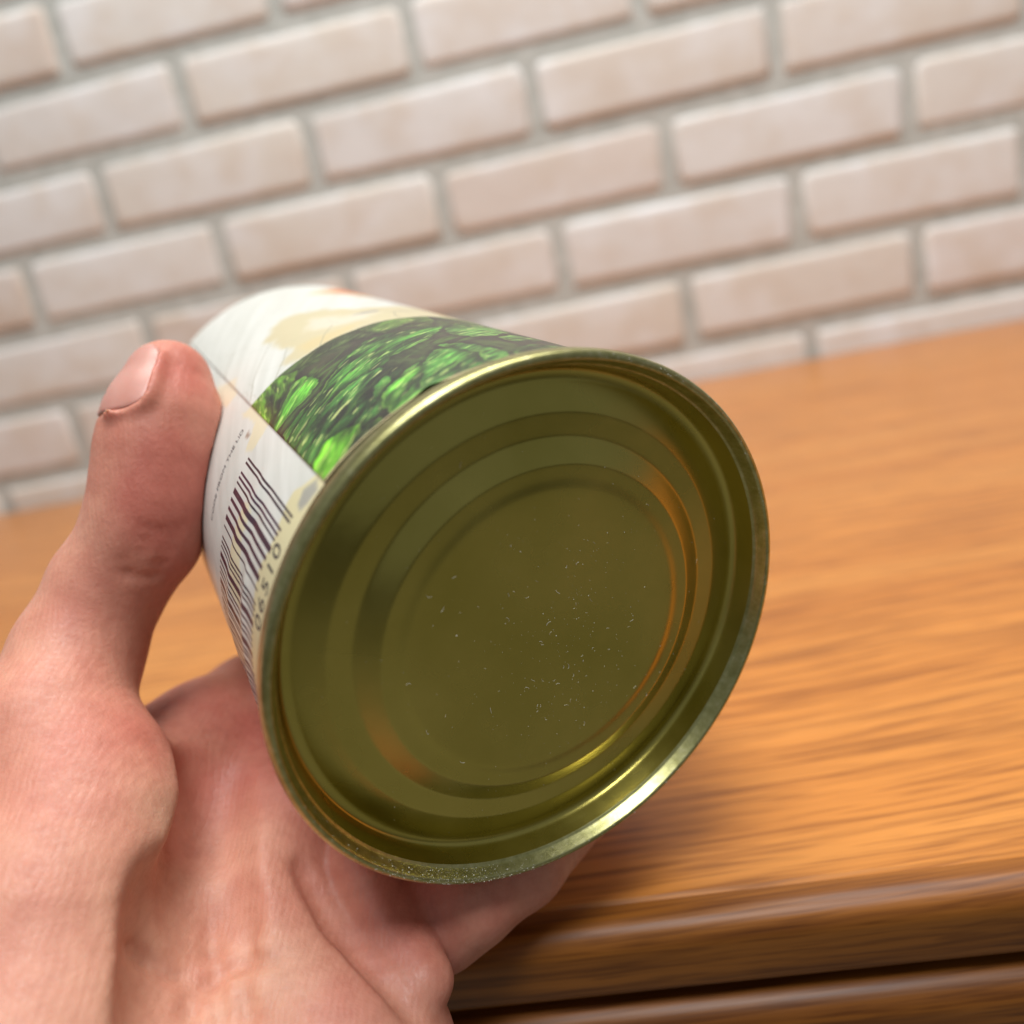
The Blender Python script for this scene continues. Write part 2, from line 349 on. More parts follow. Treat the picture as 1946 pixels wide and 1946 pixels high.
LV = dict(
L10=([(-120, 49.2), (-132.9, 49.9), (-137.6, 49.0), (-146.8, 48.6), (-153.4, 48.0), (-158, 46), (-155.5, 40.5), (-152.9, 40.5), (-147.6, 42.8), (-140.4, 44.2), (-135.6, 44.8), (-130, 46.5)], (50, 72, 44), 0.25),
L9=([(-155, 46.0), (-161.5, 48.4), (-167.2, 48.2), (-172.9, 48.5), (-170.3, 41.2), (-166.8, 36.9), (-161.7, 38.8), (-156.3, 39.6)], (74, 112, 52), 0.5),
L14=([(-175, 48), (-190, 48), (-200, 40), (-205, 20), (-192, 10), (-184, 24), (-181, 36)], (60, 96, 52), 0.4),
L8=([(-168.9, 32.4), (-175.1, 37.3), (-179.8, 38.3), (-181, 33), (-179.3, 26.8), (-172.4, 22.3), (-168.4, 22.2), (-166.8, 25.4), (-166.4, 27.6)], (66, 118, 64), 0.5),
L13=([(-172.6, 19.5), (-177.9, 22.6), (-181, 21), (-181.4, 18.6), (-175.0, 14.9), (-172.7, 16.3)], (84, 134, 84), 0.5),
L1=([(-120, 48.5), (-130.0, 48.4), (-134.6, 43.7), (-132.8, 40.9), (-127.9, 37.3), (-124.3, 34.5), (-120, 34.8)], (74, 124, 36), 0.6),
L2=([(-132.7, 39.7), (-134.6, 38.5), (-136.0, 35.7), (-135.5, 32.7), (-132.6, 30.8), (-128.7, 30.7), (-122, 30.4), (-121, 33.3), (-126.6, 34.7), (-129.2, 36.7)], (66, 130, 46), 0.55),
L3=([(-139.3, 30.6), (-143.3, 33.3), (-149.1, 35.6), (-151.8, 37.5), (-156.6, 37.0), (-165.1, 34.9), (-168.0, 34.6), (-164.9, 30.8), (-159.8, 26.5), (-153.9, 24.9), (-150.1, 25.2), (-145.7, 22.2), (-141.8, 19.7), (-138.6, 19.5), (-134.8, 18.8), (-130.8, 19.3), (-127.0, 18.2), (-120, 18.0), (-120, 20.7), (-123.3, 26.6), (-129.2, 27.2), (-134.8, 28.0)], (62, 128, 54), 0.6),
L4=([(-136.1, 22.5), (-140.4, 22.8), (-145.7, 22.2), (-148.6, 18.2), (-146.6, 16.3), (-144.1, 15.2), (-142.3, 14.1), (-140.8, 11.5), (-139.5, 9.1), (-135.5, 9.4), (-132.8, 8.8), (-130.6, 9.1), (-127.6, 11.0), (-124.9, 9.5), (-120, 8.3), (-119, 14.7), (-122.6, 18.2), (-125.7, 19.3), (-129.6, 20.2), (-133.3, 22.1)], (58, 118, 60), 0.8),
L4b=([(-141.4, 15.8), (-144.2, 17.3), (-144.0, 15.3), (-142.4, 13.7), (-140.4, 13.5)], (64, 128, 60), 0.4),
L5=([(-142.6, 13.4), (-146.1, 13.7), (-149.1, 15.6), (-151.0, 16.0), (-151.0, 13.5), (-149.9, 11.6), (-147.2, 9.3), (-146.4, 6.2), (-144.2, 5.0), (-141.5, 5.1), (-139.2, 5.9), (-139.6, 9.8)], (84, 160, 66), 0.55),
L6=([(-152.6, 15.0), (-156.9, 18.6), (-160.8, 16.8), (-163.5, 14.0), (-158.7, 6.3), (-155.7, 4.0), (-152.1, 4), (-148.7, 4.5), (-146.6, 7.5), (-149.2, 10.3)], (62, 126, 58), 0.5),
L7=([(-159.3, 21.0), (-162.0, 19.5), (-164.1, 14.3), (-164.3, 8.1), (-163.2, 6.2), (-161.4, 5.9), (-159.4, 6.7), (-162.4, 12.0), (-160.7, 16.6)], (74, 142, 70), 0.5),
L12=([(-131.8, 6.6), (-133.5, 7.4), (-135.9, 7.0), (-135.5, 5.0), (-133.3, 4.3), (-131.7, 5.2)], (56, 104, 50), 0.4),
L11=([(-127.1, 12.8), (-130.1, 11.6), (-133.2, 9.7), (-131.4, 7.5), (-128.8, 6.3), (-127.0, 4.4), (-124.8, 4.4), (-119, 5.1), (-119, 9.0)], (92, 168, 46), 0.6),
L15=([(-164, 4), (-168, 9), (-174, 12), (-184, 10), (-184, 4)], (58, 100, 56), 0.4), L16=([(-185, 30), (-198, 38), (-214, 34), (-214, 16), (-195, 14)], (60, 116, 56), 0.5))
for i, (k, (pts, c, hl)) in enumerate(LV.items()):
    w, mk, sd, p = polymask(pts, 0.14, 0.55, 0.9); sd = sd + 0.45; mk = sst(-0.14, 0.14, sd)
    x, y = X[w], Y[w]; q = p - p.mean(0); u_, s_, vt = np.linalg.svd(q, full_matrices=False); d = np.array((-0.89, 0.45)) if k not in ('L1', 'L2', 'L11') else vt[0]
    al = (x - p[:, 0].mean()) * d[0] + (y - p[:, 1].mean()) * d[1]; ac = -(x - p[:, 0].mean()) * d[1] + (y - p[:, 1].mean()) * d[0]
    warp = 1.6 * (fbm(al * 0.25 + i * 9, ac * 0.25, 3) - 0.5)
    big = fbm(al * 0.16 + i * 31, ac * 0.35 + i * 7, 3); fine = fbm(al * 0.32 + i * 5, ac * 1.6 + 3, 4)
    crink = 1 - np.abs(2 * fbm(al * 0.28 + i * 13, ac * 1.2 + warp, 3) - 1)
    br = 0.50 + 1.0 * (big - 0.5) * 2.2 + 1.15 * (fine - 0.5) + 0.75 * (crink - 0.78)
    br = br * (0.72 + 0.28 * sst(0, 1.6, sd)) + 0.40
    col = srgb(*c) * np.clip(br, 0.22, 1.9)[..., None]
    col = col * (0.86 + 0.28 * fbm(al * 0.6, ac * 2.2, 2))[..., None]
    vein = np.exp(-(np.abs(ac + warp * 1.4) / 0.16) ** 2) + 0.7 * np.exp(-(np.abs(np.sin(al * 0.8 + np.abs(ac + warp) * 0.9 + i)) / 0.10) ** 2) * (fine > 0.44)
    vein = np.clip(vein, 0, 1) * sst(0.2, 0.9, sd) * 0.40
    col = col * (1 - vein[..., None]) + srgb(134, 184, 92) * vein[..., None]
    h = sst(0.61, 0.70, fbm(al * 0.42 + i * 3.7, ac * 2.4 + i, 3)) * sst(0.1, 0.8, sd) * hl * sst(0.38, 0.6, big)
    col = col * (1 - h[..., None]) + srgb(196, 232, 168) * h[..., None]
    h = sst(0.78, 0.86, vn(al * 0.45 + i * 11, ac * 2.2)) * sst(0.3, 0.9, sd) * hl
    col = col * (1 - h[..., None]) + srgb(226, 244, 206) * h[..., None]
    rimf = np.exp(-((sd - 0.22) / 0.2) ** 2) * 0.5 * sst(0.45, 0.6, fbm(x * 0.35 + i, y * 0.35, 2))
    col = col * (1 - rimf[..., None]) + srgb(150, 200, 110) * rimf[..., None]
    sh = sst(-1.3, 0.0, sd) * (1 - mk)                       # the print's own drop shade between leaves
    ok = (m[w] * 1.0)
    img[w] = img[w] * (1 - 0.45 * (sh * ok)[..., None])
    mk = mk * ok; img[w] = img[w] * (1 - mk[..., None]) + col * mk[..., None]
img[m] = img[m] * np.array((0.95, 0.90, 0.68), np.float32)
# lower white panel with the bars
paint([(-122, 5), (-122, 8.8), (-118.8, 10.4), (-116.8, 12), (-113.9, 12.1), (-111.4, 11.4), (-109, 10.6), (-105.1, 11), (-100.6, 12.2), (-90, 11), (-58, 12), (-58, 4), (-122, 4)], srgb(220, 210, 164), 0.3, 0.3, 0.95)
paint([(-121.3, 8.0), (-118.4, 9.6), (-115.6, 8.6), (-115.2, 7.2), (-117.4, 6.2), (-120.3, 6.0)], srgb(160, 160, 152), 0.5, 0.3, 0.9)
paint([(-106.7, 27.5), (-107.3, 23.4), (-103.5, 22.8), (-100.2, 23.5), (-94.4, 21.0), (-88, 19), (-88, 25), (-95, 28.2), (-100, 27.8)], srgb(228, 218, 178), 0.6, 0.8, 0.85)
img[(X < -121.9 * K) & (Y < 5.9)] = srgb(190, 175, 130)
BAR = srgb(48, 30, 50); DKB = srgb(30, 27, 38)
bars = [(-113.35, .46, 8.2), (-112.3, .46, 8.2), (-109.85, .50, 9.6), (-108.75, .50, 9.9), (-107.55, .44, 10.2), (-105.55, 1.25, 10.2), (-103.5, .78, 10.8), (-101.45, .78, 11.2), (-99.3, 1.15, 11.2), (-97.2, .36, 10.8),
        (-94.6, .46, 10.5), (-93.5, .46, 10.5), (-92.4, .4, 10.5), (-90.6, 1.2, 10.5), (-88.9, .46, 10.5)]
p = -87.6; r3 = random.Random(4)
while p < -66:
    w_ = r3.choice((.46, .46, .9, 1.3)); bars.append((p + w_ / 2, w_, 10.5)); p += w_ + r3.choice((.4, .75, .75, 1.1))
for c_, w_, s_ in bars:
    wig = 0.08 * np.sin((Y - 20) * 0.62) * np.exp(-((Y - 24) / 6) ** 2)
    d = np.abs(X / K - c_ - wig)[:, :]
    mk = (1 - sst(w_ / 2 - 0.05, w_ / 2 + 0.05, d)) * sst(s_ - 0.1, s_ + 0.1, Y) * (1 - sst(35.0, 35.2, Y))
    blend(mk, DKB if w_ < 0.5 else BAR)
rgba = np.ones((WY, WX, 4), np.float32); rgba[..., :3] = np.clip(img, 0, 1)
im = bpy.data.images.new('label_print', WX, WY); im.pixels.foreach_set(rgba.ravel()); im.update(); im.pack()
def mat_label():
    k = NT('printed_paper_label'); k.set(Roughness=0.36, Coat_Weight=0.25, Coat_Roughness=0.25)
    uv = k.n('ShaderNodeUVMap'); t = k.n('ShaderNodeTexImage'); t.image = im; t.extension = 'EXTEND'; t.interpolation = 'Cubic'
    k.l(uv, 'UV', t, 'Vector'); k.l(t, 'Color', k.b, 'Base Color')
    mp = k.coords('Object'); n = k.noise(mp, 160.0, 3); k.bump(n, 'Fac', 0.10, 0.0006)
    return k.m
M_LABEL = mat_label()
def label_r(ph, s):                            # paper radius: ripples in the glued panel, raised overlap at the seam
    r = 37.5 + 0.0 * ph
    inp = sst(-119, -106, ph)
    r = r + inp * (0.22 * np.exp(-((s - (25.0 + 0.10 * (ph + 105))) / 2.4) ** 2) - 0.10 * np.exp(-((s - 20) / 2) ** 2))
    r = r + 0.28 * sst(-101, -93, ph) * np.exp(-((s - (17 - 0.10 * (ph + 95))) / 1.7) ** 2)
    r = r + 0.10 * sst(-116, -104, ph) * np.exp(-((s - 39.5) / 2.2) ** 2)
    r = r + 0.05 * (vn(ph * 0.21 + 50, s * 0.14 + 50) - 0.5) + 0.16 * sst(-121.9, -122.1, ph) * sst(-136, -126, ph)
    r = r + 0.35 * np.exp(-((ph + 146.5) / 3.0) ** 2) * np.exp(-np.maximum(s - 5.5, 0) / 0.8)
    return r
nP, nS = 420, 150
phs = np.concatenate([np.linspace(-262, -122.06, 240), np.linspace(-121.94, -58, 130), np.linspace(-56, 98, 50)])
ss = np.concatenate([np.linspace(5.5, 52, 120), np.linspace(53.5, 124.2, 34)])
PH, SS = np.meshgrid(phs, ss); edge = 5.5 + 0.35 * (vn(phs * 0.15 + 9, phs * 0 + 3) - 0.5) + 0.9 * np.exp(-((phs + 147) / 1.6) ** 2)
SS = SS + (edge - 5.5)[None, :] * np.exp(-(SS - 5.5) / 2.0)
Rr = label_r(PH, SS); a = np.radians(PH)
V = np.stack([Rr * np.sin(a), Rr * np.cos(a), SS], -1).reshape(-1, 3) * mm
nc = len(phs); idx = np.arange(len(ss) * nc).reshape(len(ss), nc)
F = np.stack([idx[:-1, :-1], idx[:-1, 1:], idx[1:, 1:], idx[1:, :-1]], -1).reshape(-1, 4)
me = mesh('label', V, F); uvl = me.uv_layers.new(name='UVMap')
li = np.empty(len(me.loops), np.int32); me.loops.foreach_get('vertex_index', li)
U = np.stack([(PH.ravel() - P0) / (P1 - P0), (SS.ravel() - S0) / (S1 - S0)], -1).astype(np.float32)
uvl.data.foreach_set('uv', U[li].ravel())
label = link('label', me, M_LABEL, can, True)
def mat_plain(name, c, rough=0.5, **kw):
    k = NT(name); k.set(Roughness=rough, **kw); mp = k.coords('Object'); n = k.noise(mp, 400.0, 3)
    r = k.ramp(n, 'Fac', [(0.3, tuple(x * 0.85 for x in c)), (0.7, tuple(min(1, x * 1.15) for x in c))]); k.l(r, 'Color', k.b, 'Base Color'); return k.m
M_INK = mat_plain('dark_ink', (0.035, 0.028, 0.04), 0.5)
def wrap_text(body, size, ph, s, name, sx=1.0, track=1.0, anchor='LEFT'):
    cu = bpy.data.curves.new('txt', 'FONT'); cu.body = body; cu.size = size; cu.align_x = anchor; cu.space_character = track; cu.resolution_u = 3
    t = bpy.data.objects.new('txt', cu); COL.objects.link(t); dg = bpy.context.evaluated_depsgraph_get(); dg.update()
    me = bpy.data.meshes.new_from_object(t.evaluated_get(dg)); bpy.data.objects.remove(t)
    bm = bmesh.new(); bm.from_mesh(me)
    for vtx in bm.verts:
        p_ = ph - vtx.co.x * sx / K; q_ = s + vtx.co.y; R_ = float(label_r(np.array(p_), np.array(q_))) + 0.035
        vtx.co = (R_ * mm * math.sin(math.radians(p_)), R_ * mm * math.cos(math.radians(p_)), q_ * mm)
    bm.normal_update(); bm.to_mesh(me); bm.free(); me.name = name
    return link(name, me, M_INK, label)
for ch, p_ in (('0', -106.7), ('1', -103.3), ('5', -99.9), ('6', -96.4), ('0', -92.9)):
    wrap_text(ch, 4.1, p_, 6.75, 'printed_digit', 0.95, anchor='CENTER')
wrap_text('CODE FROM THE LID', 1.75, -93.2, 44.1, 'printed_text', 0.92)

# ---- lint and dust lying on the end panel and rim
ep = smooth_prof(end, 2) + smooth_prof(seamp, 2)[1:25]
ep = [p for i, p in enumerate(ep) if i == 0 or p[0] > max(q[0] for q in ep[:i])]
er_ = np.array([p[0] for p in ep]); es_ = np.array([p[1] for p in ep])
dv, df = [], []
def on_end(x, y):
    return float(np.interp(math.hypot(x, y), er_, es_)) - 0.03
def tube(pts, r):
    b = len(dv)
    for i, p in enumerate(pts):
        d = np.array(pts[min(i + 1, len(pts) - 1)]) - np.array(pts[max(i - 1, 0)]); d = d / (np.linalg.norm(d) + 1e-9)
        n = np.cross(d, (0, 0, 1.0)); n /= np.linalg.norm(n) + 1e-9; m_ = np.cross(d, n)
        for k in range(3):
            t = k * 2.094; dv.append(tuple((np.array(p) + r * (math.cos(t) * n + math.sin(t) * m_)) * mm))
    for i in range(len(pts) - 1):
        for k in range(3):
            j = (k + 1) % 3; df.append((b + 3 * i + k, b + 3 * i + j, b + 3 * i + 3 + j, b + 3 * i + 3 + k))
    df.append((b, b + 2, b + 1)); e = b + 3 * (len(pts) - 1); df.append((e, e + 1, e + 2))
def speck(x, y, z, r):
    b = len(dv)
    for q in ((r, 0, 0), (0, r, 0), (-r, 0, 0), (0, -r, 0), (0, 0, -r), (0, 0, r * 0.4)): dv.append(((x + q[0] * random.uniform(.6, 1.4)) * mm, (y + q[1] * random.uniform(.6, 1.4)) * mm, (z + q[2]) * mm))
    for i in range(4): df.append((b + i, b + (i + 1) % 4, b + 4)); df.append((b + (i + 1) % 4, b + i, b + 5))
def pol(ph, r): return r * math.sin(math.radians(ph)), r * math.cos(math.radians(ph))
for i in range(62):                            # fibres, mostly right of and below the centre
    x, y = random.gauss(1, 9), random.gauss(2, 10)
    if math.hypot(x, y) > 33: continue
    L = random.uniform(0.25, 0.95); t = random.uniform(0, 6.28); c = random.uniform(-2.2, 2.2); pts = []
    for k in range(5):
        pts.append((x, y, on_end(x, y) - 0.02)); x += L / 4 * math.cos(t); y += L / 4 * math.sin(t); t += c / 4
    tube(pts, random.uniform(0.018, 0.034))
for i in range(420):
    if random.random() < 0.55: x, y = random.gauss(3, 7), random.gauss(1, 10)
    else: x, y = random.uniform(-33, 33), random.uniform(-33, 33)
    if math.hypot(x, y) < 34: speck(x, y, on_end(x, y), abs(random.gauss(0, 0.026)) + 0.02)
for i in range(520):                           # gritty dust on the lower left of the rim
    ph = random.gauss(-14, 12) if i < 400 else random.uniform(-60, 60)
    x, y = pol(ph, random.uniform(36.7, 38.0)); speck(x, y, on_end(x, y), abs(random.gauss(0, 0.035)) + 0.018)
for i in range(160):
    x, y = pol(random.uniform(95, 190), random.uniform(37.2, 38.5)); speck(x, y, on_end(x, y), abs(random.gauss(0, 0.03)) + 0.02)
M_DUST = mat_plain('pale_lint', (0.75, 0.72, 0.62), 0.8)
dust = link('dust', mesh('dust', dv, df), M_DUST, can); dust['kind'] = 'stuff'

# ------------------------------------------------------------------ the hand: one continuous skin, built as a distance field and meshed
F1 = 1461.0
def px(x, y, z): return np.array(((x - 973) / F1 * z, (y - 973) / F1 * z, z))
def cyl(ph, s, rho):                           # a point at angle ph round the can, s along it, rho from its axis
    t = math.radians(ph); return CC + s * AX + rho * (math.cos(t) * ED + math.sin(t) * ER)
H = 0.65; LO = np.array((-150.0, -50.0, 62.0)); HI = np.array((75.0, 160.0, 222.0))
N = np.ceil((HI - LO) / H).astype(int)
FLD = np.full(N, 40.0, np.float32)
GX, GY, GZ = [(LO[i] + H * np.arange(N[i])).astype(np.float32) for i in range(3)]
def local(mn, mx):
    a = np.clip(np.floor((mn - LO) / H).astype(int), 0, N); b = np.clip(np.ceil((mx - LO) / H).astype(int) + 1, 0, N)
    return tuple(slice(i, j) for i, j in zip(a, b))
def grid(sl): return np.meshgrid(GX[sl[0]], GY[sl[1]], GZ[sl[2]], indexing='ij', sparse=True)
def cone_d(g, a, b, ra, rb):
    ab = b - a; L2 = float(ab @ ab) + 1e-9
    t = np.clip(((g[0] - a[0]) * ab[0] + (g[1] - a[1]) * ab[1] + (g[2] - a[2]) * ab[2]) / L2, 0, 1)
    d = np.sqrt((g[0] - a[0] - t * ab[0]) ** 2 + (g[1] - a[1] - t * ab[1]) ** 2 + (g[2] - a[2] - t * ab[2]) ** 2)
    return d - (ra + (rb - ra) * t)
def smin(a, b, k):
    h = np.clip(0.5 + 0.5 * (b - a) / k, 0, 1); return b * (1 - h) + a * h - k * h * (1 - h)
def add(a, b, ra, rb, k=4.0):
    m_ = max(ra, rb) + k + 9; sl = local(np.minimum(a, b) - m_, np.maximum(a, b) + m_)
    if 0 in FLD[sl].shape: return
    FLD[sl] = smin(FLD[sl], cone_d(grid(sl), a, b, ra, rb).astype(np.float32), k)
def chain(pts, k=4.0, k0=None):
    for i in range(len(pts) - 1): add(pts[i][0], pts[i + 1][0], pts[i][1], pts[i + 1][1], k)
def cut(a, b, ra, rb, k=2.5):
    m_ = max(ra, rb) + k + 4; sl = local(np.minimum(a, b) - m_, np.maximum(a, b) + m_)
    if 0 in FLD[sl].shape: return
    FLD[sl] = -smin(-FLD[sl], cone_d(grid(sl), a, b, ra, rb).astype(np.float32), k)
def groove(pts, r, k=2.5):
    for i in range(len(pts) - 1): cut(pts[i], pts[i + 1], r, r, k)

thumb = [(px(322, 724, 133), 7.0), (px(313, 798, 131.5), 9.2), (px(302, 870, 130.5), 9.5), (px(290, 950, 129.5), 9.2), (px(270, 1020, 129), 8.9), (px(207, 1112, 128.5), 8.7), (px(150, 1238, 125.5), 9.5), (px(100, 1385, 118), 11.2)]
chain(thumb, 3.0)
thenar = [(px(100, 1385, 118), 11.2), (px(140, 1485, 115), 12.8), (px(156, 1580, 112), 14.6), (px(120, 1720, 107), 17.3), (px(98, 1950, 100), 18.5), (px(20, 2300, 93), 22)]
chain(thenar, 3.0)
index = [(cyl(95, 96, 47), 6.6), (cyl(60, 92, 47), 7.6), (cyl(25, 86, 47.5), 8.6), (cyl(-12, 80, 48.5), 9.4), (px(478, 1336, 160), 9.6)]
middle = [(cyl(92, 70, 47), 6.8), (cyl(60, 68, 47), 7.8), (cyl(25, 64, 47.5), 8.8), (cyl(-2, 60, 48.5), 9.6), (cyl(-24, 57, 50), 10.5)]
ring = [(cyl(92, 44, 46.5), 6.4), (cyl(62, 43, 46.5), 7.4), (cyl(28, 40, 47), 8.4), (cyl(2, 37, 48), 9.2), (cyl(-20, 35, 50), 10.0)]
pinky = [(cyl(86, 25, 45), 5.6), (cyl(60, 23, 45.5), 6.6), (cyl(30, 16, 46), 7.4), (cyl(10, 11, 47), 7.9), (px(885, 1700, 123), 8.2), (px(832, 1738, 123), 8.4), (px(760, 1720, 127), 9.0)]
palm_i = [(px(478, 1336, 160), 9.6), (px(390, 1410, 144), 10.5), (px(270, 1560, 126), 12), (px(160, 1950, 106), 18), (px(60, 2300, 96), 22)]
palm_m = [(cyl(-24, 57, 50), 10.5), (px(500, 1560, 136), 11), (px(445, 1790, 119), 13), (px(340, 2050, 108), 17), (px(260, 2300, 100), 20)]
palm_r = [(cyl(-20, 35, 50), 10.0), (px(505, 1705, 124), 10.5), (px(562, 1925, 113), 13), (px(655, 2040, 107), 14.5), (px(540, 2300, 100), 18)]
for c in (palm_m, palm_r): chain(c, 6)
chain(palm_i, 5)
for c in (index, middle, ring): chain(c, 3.0)
chain([(cyl(-20, 35, 50), 9.0), (px(760, 1720, 127), 9.0)], 3)
chain(pinky, 1.6)
add(px(285, 1415, 138), px(470, 1348, 158), 6.5, 8.5, 2.5)    # web between thumb and index
chain([(px(690, 1650, 124), 6.8), (px(735, 1758, 117.5), 6.0), (px(806, 1864, 109.5), 4.3)], 1.2)   # roll of flesh below the little finger
add(px(40, 2250, 94), px(-300, 3300, 70), 24, 24, 8); add(px(300, 2280, 100), px(0, 3300, 74), 20, 22, 8)
def skin_at(x, y):
    d = px(x, y, 1.0); z = np.arange(70, 200, 0.25); q = (d[None, :] * z[:, None] - LO) / H
    i = np.clip(np.round(q).astype(int), 0, N - 1); f_ = FLD[i[:, 0], i[:, 1], i[:, 2]]
    k_ = np.argmax(f_ < 0); return d * z[k_]
def crease(pts, r, sink, k, sub=6):
    P_ = []
    for (a, b) in zip(pts[:-1], pts[1:]):
        for t in range(sub): P_.append((a[0] + (b[0] - a[0]) * t / sub, a[1] + (b[1] - a[1]) * t / sub))
    Q_ = [skin_at(*p) for p in P_ + [pts[-1]]]
    n_ = len(Q_)
    for i in range(n_ - 1):
        fade = min(1.0, (i + 0.5) / 3, (n_ - 1 - i) / 3)
        o_ = [q * (1 - (r - sink * fade) / np.linalg.norm(q)) for q in (Q_[i], Q_[i + 1])]
        cut(o_[0], o_[1], r, r, k)
crease([(356, 1690), (366, 1800), (360, 1930)], 5.0, 1.0, 5)
crease([(350, 1640), (366, 1800), (362, 1930)], 0.9, 0.6, 1.4)
crease([(406, 1450), (398, 1540), (396, 1660), (410, 1760)], 4.5, 1.3, 4)
crease([(572, 1640), (630, 1752), (706, 1835), (800, 1936)], 1.2, 0.9, 1.6)
for c_, dp in (([(470, 1946), (455, 1850), (472, 1760)], 0.16), ([(420, 1946), (404, 1850), (400, 1740)], 0.16),
        ([(250, 1790), (290, 1830), (350, 1850)], 0.14), ([(380, 1880), (440, 1830), (520, 1820)], 0.12)):
    crease(c_, 0.9, dp, 1.2)
for j_ in range(5):                            # knuckle folds of the thumb
    y_ = 1005 + 22 * j_; crease([(225 + 8 * (4 - j_), y_ - 6), (275 + 8 * (4 - j_), y_ + 6), (318 + 8 * (4 - j_), y_ - 2)], 0.7, 0.18, 0.8, 3)
# the can keeps its room: the skin lies flat against it
g = grid((slice(None),) * 3)
d0, d1, d2 = g[0] - CC[0], g[1] - CC[1], g[2] - CC[2]
sa = d0 * AX[0] + d1 * AX[1] + d2 * AX[2]
rho = np.sqrt(np.maximum(d0 * d0 + d1 * d1 + d2 * d2 - sa * sa, 0))
rc = np.where(sa < 4.5, 38.7, np.where(sa < 30, 37.95, 37.62))
FLD = np.maximum(FLD, np.minimum(np.minimum(rc - rho, sa + 0.3), 127 - sa).astype(np.float32))

def field_at(p):                               # trilinear lookup
    q = (np.asarray(p) - LO) / H; i = np.clip(np.floor(q).astype(int), 0, N - 2); t = q - i; v = 0
    for a in (0, 1):
        for b in (0, 1):
            for c in (0, 1):
                v = v + FLD[i[..., 0] + a, i[..., 1] + b, i[..., 2] + c] * np.where(a, t[..., 0], 1 - t[..., 0]) * np.where(b, t[..., 1], 1 - t[..., 1]) * np.where(c, t[..., 2], 1 - t[..., 2])
    return v
def surf(axis, d, far=20.0):                   # walk in from outside towards the bone
    for t in np.arange(far, 0, -0.1):
        if field_at(axis + d * t) < 0: return axis + d * t
    return axis + d * 0.0
def nail_grid(tip, base, out, half_deg, length, back, nu=15, nv=17):
    ax = (tip - base); ax /= np.linalg.norm(ax); out = out - (out @ ax) * ax; out /= np.linalg.norm(out); sd_ = np.cross(ax, out)
    P = np.zeros((nv, nu, 3)); D = np.zeros((nv, nu, 3))
    for j in range(nv):
        t = j / (nv - 1); c = tip + ax * (back - length * t)
        for i in range(nu):
            u = (i / (nu - 1)) * 2 - 1; w = math.sqrt(max(0.0, 1 - max(0, (0.25 - t) / 0.25) ** 2.4)) if t < 0.25 else math.sqrt(max(0.0, 1 - max(0, (t - 0.72) / 0.28) ** 2.6))
            an = math.radians(half_deg) * u * max(w, 0.30)
            d = out * math.cos(an) + sd_ * math.sin(an)
            cc = c.copy()
            P[j, i] = surf(cc, d); D[j, i] = d
    return P, D
NAILS = []
NAILS.append(nail_grid(px(320, 726, 133), px(304, 860, 130.6), np.array((-0.56, -0.04, -0.83)), 46, 13.5, 5.0))
for fg, hd, ln in ((index, 40, 11), (middle, 40, 11.5), (ring, 40, 11), (pinky, 38, 9.5)):
    tip, nx_ = fg[0][0], fg[1][0]; c0 = CC + ((tip - CC) @ AX) * AX
    NAILS.append(nail_grid(tip, nx_, tip - c0, hd, ln, 4.0, 9, 9))
P, D = NAILS[0]                                # skin fold round the thumb nail
edge_ = [P[j, -1] for j in range(0, 17)]; edge2 = [P[j, 0] for j in range(0, 17)]; root = [P[-1, i] for i in range(9, 15)]
for L_ in (edge_[3:], root):
    for i in range(len(L_) - 1):
        r_ = 0.6 if L_ is not root else 0.6 * min(1, (i + 1) / 6); add(L_[i] - 0.4 * (1 - r_ / 0.6) * D[-1, 8], L_[i + 1], r_, r_, 1.6)
Pc = P.copy()
for j in range(2, 16):                         # nail bed slightly sunk
    for i in range(1, 13): cut(P[j, i] + D[j, i] * 0.55, P[j, i + 1] + D[j, i + 1] * 0.55, 0.75, 0.75, 0.5)

def surface_nets(Fv):
    s = Fv < 0; n = np.array(Fv.shape)
    cnt = np.zeros(n - 1, np.int16)
    for a in (0, 1):
        for b in (0, 1):
            for c in (0, 1): cnt += s[a:n[0] - 1 + a, b:n[1] - 1 + b, c:n[2] - 1 + c]
    cell = np.argwhere((cnt > 0) & (cnt < 8)); vid = np.full(n - 1, -1, np.int64); vid[tuple(cell.T)] = np.arange(len(cell))
    acc = np.zeros((len(cell), 3)); num = np.zeros(len(cell))
    cor = [(a, b, c) for a in (0, 1) for b in (0, 1) for c in (0, 1)]
    for p in cor:
        for q in cor:
            if sum(abs(x - y) for x, y in zip(p, q)) == 1 and p < q:
                fp = Fv[cell[:, 0] + p[0], cell[:, 1] + p[1], cell[:, 2] + p[2]]; fq = Fv[cell[:, 0] + q[0], cell[:, 1] + q[1], cell[:, 2] + q[2]]
                m_ = (fp < 0) != (fq < 0); t = np.where(m_, fp / np.where(m_, fp - fq, 1), 0)
                for k in range(3): acc[:, k] += np.where(m_, p[k] + t * (q[k] - p[k]), 0)
                num += m_
    V_ = LO + H * (cell + acc / num[:, None]); Fq = []
    for ax in range(3):
        u, v = (ax + 1) % 3, (ax + 2) % 3
        sh = list(n); sh[ax] -= 1
        s0 = [slice(None)] * 3; s1 = [slice(None)] * 3; s0[ax] = slice(0, -1); s1[ax] = slice(1, None)
        A_, B_ = s[tuple(s0)], s[tuple(s1)]
        e = np.argwhere(A_ != B_); e = e[(e[:, u] > 0) & (e[:, v] > 0) & (e[:, u] < n[u] - 1) & (e[:, v] < n[v] - 1)]
        flip = A_[tuple(e.T)]
        def c_(du, dv_):
            q = e.copy(); q[:, u] -= du; q[:, v] -= dv_; return vid[tuple(q.T)]
        qd = np.stack([c_(1, 1), c_(0, 1), c_(0, 0), c_(1, 0)], 1); qd[~flip] = qd[~flip][:, ::-1]; Fq.append(qd)
    return V_, np.concatenate(Fq)
HV, HF = surface_nets(FLD)
